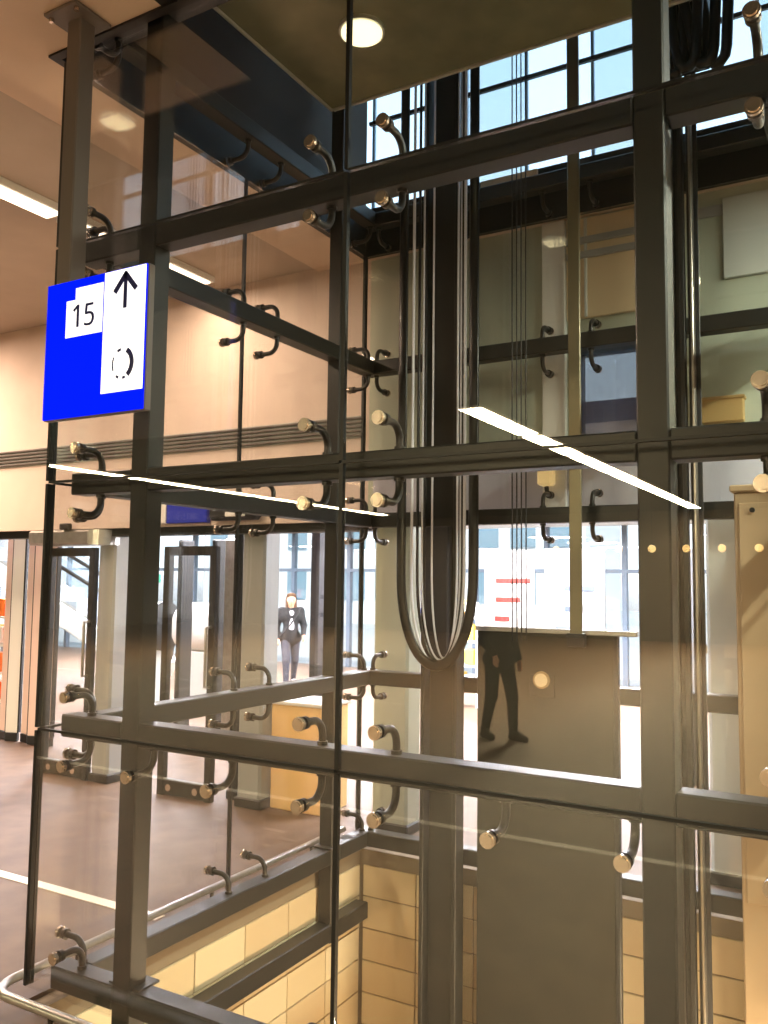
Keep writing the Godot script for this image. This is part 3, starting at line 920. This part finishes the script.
	var ex := thing("exit_post", "dark post carrying a small lit teal box in the concourse", "post", Vector3(-7.5, 0, -7.5))
	put(ex, "post", bmesh(Vector3(0.07, 1.8, 0.07), 0.008), M.gunmetal, Vector3(0, 0.9, 0))
	put(ex, "foot", bmesh(Vector3(0.25, 0.02, 0.25)), M.gunmetal, Vector3(0, 0.01, 0))
	put(ex, "lit_sign", bmesh(Vector3(0.2, 0.1, 0.06), 0.01), glow(Color(0.1, 0.85, 0.6), 0.9, Color(0.1, 0.5, 0.4)), Vector3(0.03, 1.86, 0))
	var ct := thing("counter", "low cream counter between the steel pillar and the shaft", "counter", Vector3(-4.1, 0, -5.95))
	put(ct, "body", bmesh(Vector3(0.5, 0.84, 0.4), 0.01), M.counter, Vector3(0, 0.42, 0))
	put(ct, "top", bmesh(Vector3(0.54, 0.03, 0.44), 0.008), M.white, Vector3(0, 0.855, 0))

func far_hall() -> void:
	# bright concourse behind the doors, glazed to the street at its far end
	var zf := -16.0
	structure("ceiling_concourse", slabs([[Vector3(-26, 2.95, zf), Vector3(9, 3.1, -5.7)]]), M.white)
	var k0 := 0
	for z in [-7.6, -10.4, -13.2]:
		for x in [-15.0, -10.5, -6.2, -2.6]:
			var o := thing("light_panel", "%s light panel from the shutters in the %s concourse row from the doors" % [["first", "second", "third", "fourth"][k0 % 4], ["first", "second", "third"][k0 / 4]], "light", Vector3(x, 2.95, z), 0.0, "light panels of the concourse")
			put(o, "frame", bmesh(Vector3(1.3, 0.03, 0.64)), M.alu, Vector3(0, -0.015, 0))
			put(o, "diffuser", bmesh(Vector3(1.22, 0.012, 0.56)), M.panel_glow, Vector3(0, -0.034, 0))
			area_light("panel", o, Vector3(0, -0.045, 0), Vector2(1.2, 0.55), Color(0.97, 0.97, 1.0), 26.0 if z > -8.0 else 66.0)
			k0 += 1
	var win := Node3D.new()
	win.name = "window_3"
	win.set_meta("kind", "structure")
	add_child(win)
	for i in 18:
		var x := -25.0 + 1.5 * i
		put(win, "mullion", bmesh(Vector3(0.09, 2.95, 0.12)), M.blue_grey, Vector3(x, 1.475, zf + 0.06))
		put(win, "pane", pbox(Vector3(1.4, 2.85, 0.01)), M.clear, Vector3(x + 0.75, 1.48, zf + 0.05))
	put(win, "transom", bmesh(Vector3(27.0, 0.07, 0.13)), M.blue_grey, Vector3(-11.5, 2.1, zf + 0.06))
	structure("wall_far_concourse", slabs([[Vector3(0.5, -0.3, zf - 0.2), Vector3(9, 3.1, zf)]]), M.wall)
	structure("street", slabs([[Vector3(-60, -0.5, -70), Vector3(30, -0.25, zf)]]), mat(Color(0.6, 0.6, 0.6), 0.9))
	var bl := thing("office_block", "pale grey office block across the street beyond the concourse glazing", "building", Vector3(-22, -0.25, -40))
	put(bl, "wall", bmesh(Vector3(22, 9, 6)), mat(Color(0.72, 0.74, 0.76), 0.8), Vector3(0, 4.5, 0))
	for i in 12:
		for j in 3:
			put(bl, "window", bmesh(Vector3(1.2, 1.5, 0.1)), mat(Color(0.4, 0.5, 0.55), 0.2) if i + j == 0 else M.win_blue, Vector3(-9.9 + 1.8 * i, 1.9 + 2.6 * j, 3.02))
	# overhead blue sign in the concourse
	var s := thing("overhead_sign", "blue and white direction sign on the wall above the black-framed door", "sign", Vector3(-5.2, 2.33, -5.46))
	put(s, "panel", bmesh(Vector3(0.46, 0.18, 0.05), 0.006), M.sign_blue, Vector3(0.14, 0.09, 0))
	put(s, "white_field", bmesh(Vector3(0.3, 0.18, 0.05), 0.006), M.white, Vector3(-0.25, 0.09, 0))
	for x in [-0.3, 0.25]:
		put(s, "fixing", bmesh(Vector3(0.04, 0.1, 0.02)), M.gunmetal, Vector3(x, 0.09, -0.03))
	# escalator
	var es := thing("escalator", "escalator with pale balustrades rising in the bright concourse", "escalator", Vector3(-12.6, 0, -10.5), 0.35)
	var run := Basis(Vector3(0, 0, 1), -0.52)
	var tr := new_st()
	add_box(tr, Vector3(0, 1.35, 0), Vector3(4.4, 0.35, 1.1), 0.02, run)
	put(es, "truss", tr.commit(), M.pale)
	for zz in [-0.5, 0.5]:
		var bs := new_st()
		add_box(bs, Vector3(0.2, 1.85, zz), Vector3(4.3, 0.6, 0.03), 0.01, run)
		put(es, "balustrade", bs.commit(), M.clear_blue)
		put(es, "handrail", tube([Vector3(-1.75, 3.0 + 0.1, zz), Vector3(2.05, 0.93 + 0.1, zz), Vector3(2.3, 0.75, zz), Vector3(2.25, 0.5, zz)], 0.035), M.black)
	for k in 9:
		put(es, "step", bmesh(Vector3(0.4, 0.2, 0.95)), M.grey, Vector3(-1.7 + 0.4 * k, 2.5 - 0.229 * k, 0))
	# white drum kiosks
	for k in 2:
		var o := thing("drum_kiosk", ["white drum kiosk with a dark rim nearer the escalator", "white drum kiosk with a dark rim nearer the walking person"][k], "kiosk", Vector3(-9.7 + 1.1 * k, 0, -9.6 - 0.2 * k), 0.0, "white drum kiosks")
		put(o, "drum", rod(Vector3(-0.42, 1.15, 0), Vector3(0.36, 1.15, 0), 0.36, 28), M.white)
		put(o, "rim", rod(Vector3(0.36, 1.15, 0), Vector3(0.42, 1.15, 0), 0.37, 28), M.gunmetal)
		put(o, "stand", bmesh(Vector3(0.6, 0.8, 0.4), 0.02), M.pale, Vector3(0, 0.4, 0))
	# display cases and posters on the bright side behind the shaft
	var cols := [Color(0.92, 0.92, 0.95), Color(0.95, 0.93, 0.9), Color(0.9, 0.93, 0.97), Color(0.55, 0.56, 0.58), Color(0.95, 0.95, 0.96)]
	var names := ["white notice board with blue print", "white notice board with a red corner", "white notice board under the lamps", "grey display case with a teal screen", "white notice board with dark lines"]
	for k in 5:
		var x: float = [-4.2, -3.35, -2.55, -1.62, -1.1][k]
		var o := thing("notice_board", names[k] + " in the hall behind the shaft", "board", Vector3(x, 0, -8.2 - 0.3 * (k % 2)))
		var w: float = [0.62, 0.55, 0.6, 0.34, 0.3][k]
		put(o, "board", bmesh(Vector3(w, 1.5, 0.05), 0.01), mat(cols[k], 0.5), Vector3(0, 1.45, 0))
		for xx in [-1.0, 1.0]:
			put(o, "leg", bmesh(Vector3(0.04, 0.72, 0.04)), M.gunmetal, Vector3(xx * (w / 2 - 0.05), 0.36, 0))
		var ink: Material = mat([Color(0.15, 0.25, 0.75), Color(0.8, 0.3, 0.28), Color(0.45, 0.5, 0.6), Color(0.3, 0.75, 0.75), Color(0.2, 0.2, 0.25)][k], 0.5)
		for j in 4:
			put(o, "print", bmesh(Vector3(w * [0.4, 0.7, 0.5, 0.3][(j + k) % 4], 0.05, 0.006), 0.0), ink, Vector3(w * [0.1, 0.0, -0.12, 0.05][j], 1.95 - 0.2 * j - 0.07 * k, 0.027))
	# shelves of coloured goods, far along the concourse
	for k in 4:
		var o := thing("shop_rack", ["rack of orange goods", "rack of green goods", "rack of red goods", "rack of yellow goods"][k] + " in the concourse shop", "rack", Vector3([-9.9, -7.2, -16.4, -5.6][k], 0, [-7.4, -13.5, -9.0, -12.0][k]))
		for xx in [-0.42, 0.42]:
			put(o, "upright", bmesh(Vector3(0.04, 1.5, 0.3)), M.white, Vector3(xx, 0.75, 0))
		var gm: Material = mat([Color(0.95, 0.5, 0.2), Color(0.45, 0.7, 0.35), Color(0.8, 0.25, 0.2), Color(0.95, 0.8, 0.35)][k], 0.5)
		for j in 4:
			put(o, "shelf", bmesh(Vector3(0.8, 0.03, 0.3)), M.white, Vector3(0, 0.25 + 0.36 * j, 0))
			for i in 4:
				put(o, "goods", bmesh(Vector3(0.15, 0.2 + 0.03 * ((i + j) % 3), 0.2), 0.01), gm if (i + j) % 3 else M.white, Vector3(-0.29 + 0.19 * i, 0.38 + 0.36 * j, 0.02))

func people() -> void:
	person(Vector3(-9.0, 0, -12.4), 0.75, 1.62, 0.28, Color(0.33, 0.22, 0.12), true, "person in a black jacket over a pale top, walking through the concourse", false)
	person(Vector3(-3.95, 0, 4.5), 2.1, 1.8, 0.14, Color(0.12, 0.09, 0.07), false, "person in black standing in the hall, mirrored in the shaft glass", true)

func person(at: Vector3, turn: float, height: float, stride: float, hair: Color, long_hair: bool, label: String, dark: bool) -> void:
	var o := thing("person", label, "person", at, turn)
	var s := height / 1.75
	var v := func(x: float, y: float, z: float) -> Vector3: return Vector3(x, y, z) * s
	var hipL: Vector3 = v.call(-0.09, 0.92, 0)
	var hipR: Vector3 = v.call(0.09, 0.92, 0)
	var kneeL: Vector3 = v.call(-0.1, 0.5, stride * 0.7 + 0.02)
	var kneeR: Vector3 = v.call(0.1, 0.5, -stride * 0.3 + 0.03)
	var ankL: Vector3 = v.call(-0.1, 0.09, stride)
	var ankR: Vector3 = v.call(0.1, 0.09, -stride)
	var toeL: Vector3 = ankL + v.call(-0.03, -0.055, 0.17)
	var toeR: Vector3 = ankR + v.call(0.03, -0.055, 0.17)
	var shL: Vector3 = v.call(-0.18, 1.42, 0)
	var shR: Vector3 = v.call(0.18, 1.42, 0)
	var elL: Vector3 = v.call(-0.25, 1.15, -0.03 - stride * 0.3)
	var elR: Vector3 = v.call(0.25, 1.15, -0.03 + stride * 0.2)
	var wrL: Vector3 = v.call(-0.24, 0.92, 0.06)
	var wrR: Vector3 = v.call(0.22, 1.0, 0.2)
	var waist: Vector3 = v.call(0, 1.05, 0)
	var chest: Vector3 = v.call(0, 1.3, 0.0)
	var neck: Vector3 = v.call(0, 1.5, 0.0)
	var head: Vector3 = v.call(0, 1.62, 0.02)
	var torso := [[hipL, hipR, 0.11, 0.11], [v.call(0, 0.95, 0), waist, 0.12, 0.12], [waist, chest, 0.12, 0.13], [v.call(-0.09, 1.33, 0), v.call(0.09, 1.33, 0), 0.12, 0.12], [shL, shR, 0.065, 0.065]]
	var arms := [[shL, elL, 0.058, 0.045], [elL, wrL, 0.043, 0.03], [shR, elR, 0.058, 0.045], [elR, wrR, 0.043, 0.03]]
	var legs := [[hipL, kneeL, 0.085, 0.058], [kneeL, ankL, 0.056, 0.038], [hipR, kneeR, 0.085, 0.058], [kneeR, ankR, 0.056, 0.038]]
	var feet := [[ankL, toeL, 0.042, 0.032], [ankR, toeR, 0.042, 0.032], [ankL + v.call(0, -0.05, -0.03), toeL, 0.036, 0.03], [ankR + v.call(0, -0.05, -0.03), toeR, 0.036, 0.03]]
	var hands := []
	for w in [[wrL, -1.0], [wrR, 1.0]]:
		var base: Vector3 = w[0]
		hands.append([base, base + v.call(0, -0.06, 0.02), 0.028, 0.03])
		for k in 4:
			var root: Vector3 = base + v.call(0, -0.075, 0.045 - 0.02 * k)
			var len_: float = [0.035, 0.042, 0.039, 0.03][k]
			var mid: Vector3 = root + v.call(0, -len_, 0.008)
			hands.append([root, mid, 0.0095, 0.009])
			hands.append([mid, mid + v.call(-0.012 * w[1], -len_ * 0.7, 0.006), 0.009, 0.0075])
		hands.append([base + v.call(0, -0.03, 0.035), base + v.call(-0.015 * w[1], -0.075, 0.065), 0.012, 0.009])
	var face := [[v.call(0, 1.655, 0.0), v.call(0, 1.645, 0.02), 0.088, 0.082], [v.call(0, 1.6, 0.03), v.call(0, 1.565, 0.045), 0.066, 0.045],
		[v.call(0, 1.64, 0.1), v.call(0, 1.605, 0.117), 0.009, 0.015], [v.call(-0.085, 1.63, 0.0), v.call(-0.086, 1.6, 0.0), 0.014, 0.01], [v.call(0.085, 1.63, 0.0), v.call(0.086, 1.6, 0.0), 0.014, 0.01],
		[v.call(-0.02, 1.578, 0.088), v.call(0.02, 1.578, 0.088), 0.009, 0.009], [v.call(0, 1.52, 0.0), v.call(0, 1.58, 0.01), 0.05, 0.05]]
	var scale_r := func(list: Array, add: float) -> Array:
		var out := []
		for b in list: out.append([b[0], b[1], b[2] * s + add, b[3] * s + add])
		return out
	var skin := mat(Color(0.85, 0.63, 0.5), 0.5)
	var cloth := mat(Color(0.06, 0.06, 0.07) if dark else Color(0.09, 0.09, 0.1), 0.8)
	var trouser := mat(Color(0.05, 0.05, 0.06) if dark else Color(0.16, 0.17, 0.22), 0.85)
	var shoe := mat(Color(0.06, 0.05, 0.05) if dark else Color(0.85, 0.84, 0.82), 0.6)
	var all := torso + arms + legs + feet + hands + face + [[neck, head, 0.05, 0.07]]
	put(o, "body", sdf_mesh(scale_r.call(all, 0.0), 0.013, 0.022), skin)
	put(o, "jacket", sdf_mesh(scale_r.call(torso + arms + [[v.call(0, 0.9, 0), v.call(0, 1.0, 0), 0.135, 0.13]], 0.016), 0.02, 0.03), cloth)
	put(o, "trousers", sdf_mesh(scale_r.call(legs + [[hipL, hipR, 0.1, 0.1]], 0.014), 0.02, 0.025), trouser)
	put(o, "shoe", sdf_mesh(scale_r.call([feet[0], feet[2]], 0.008), 0.012, 0.02), shoe)
	put(o, "shoe", sdf_mesh(scale_r.call([feet[1], feet[3]], 0.008), 0.012, 0.02), shoe)
	var hb := [[v.call(0, 1.69, -0.02), v.call(0, 1.65, -0.035), 0.085, 0.088], [v.call(-0.05, 1.72, 0.03), v.call(0.05, 1.72, 0.03), 0.045, 0.045]]
	if long_hair:
		hb += [[v.call(-0.075, 1.66, -0.01), v.call(-0.085, 1.46, 0.02), 0.035, 0.03], [v.call(0.075, 1.66, -0.01), v.call(0.085, 1.46, 0.02), 0.035, 0.03], [v.call(0, 1.62, -0.07), v.call(0, 1.45, -0.06), 0.07, 0.06]]
	put(o, "hair", sdf_mesh(scale_r.call(hb, 0.0), 0.014, 0.02), mat(hair, 0.7))
	for x in [-0.032, 0.032]:
		put(o, "eye", rod(v.call(x, 1.635, 0.088), v.call(x, 1.635, 0.101), 0.009, 8), M.black)
	if not dark:
		var top := [[v.call(0, 1.1, 0.09), v.call(0, 1.38, 0.085), 0.06, 0.055]]
		put(o, "top", sdf_mesh(scale_r.call(top, 0.006), 0.014, 0.02), mat(Color(0.75, 0.74, 0.75), 0.8))
		put(o, "bag_strap", tube([v.call(0.17, 1.49, 0.06), v.call(0.1, 1.35, 0.165), v.call(-0.12, 1.05, 0.17), v.call(-0.24, 0.9, 0.06)], 0.014 * s, 6), M.black)
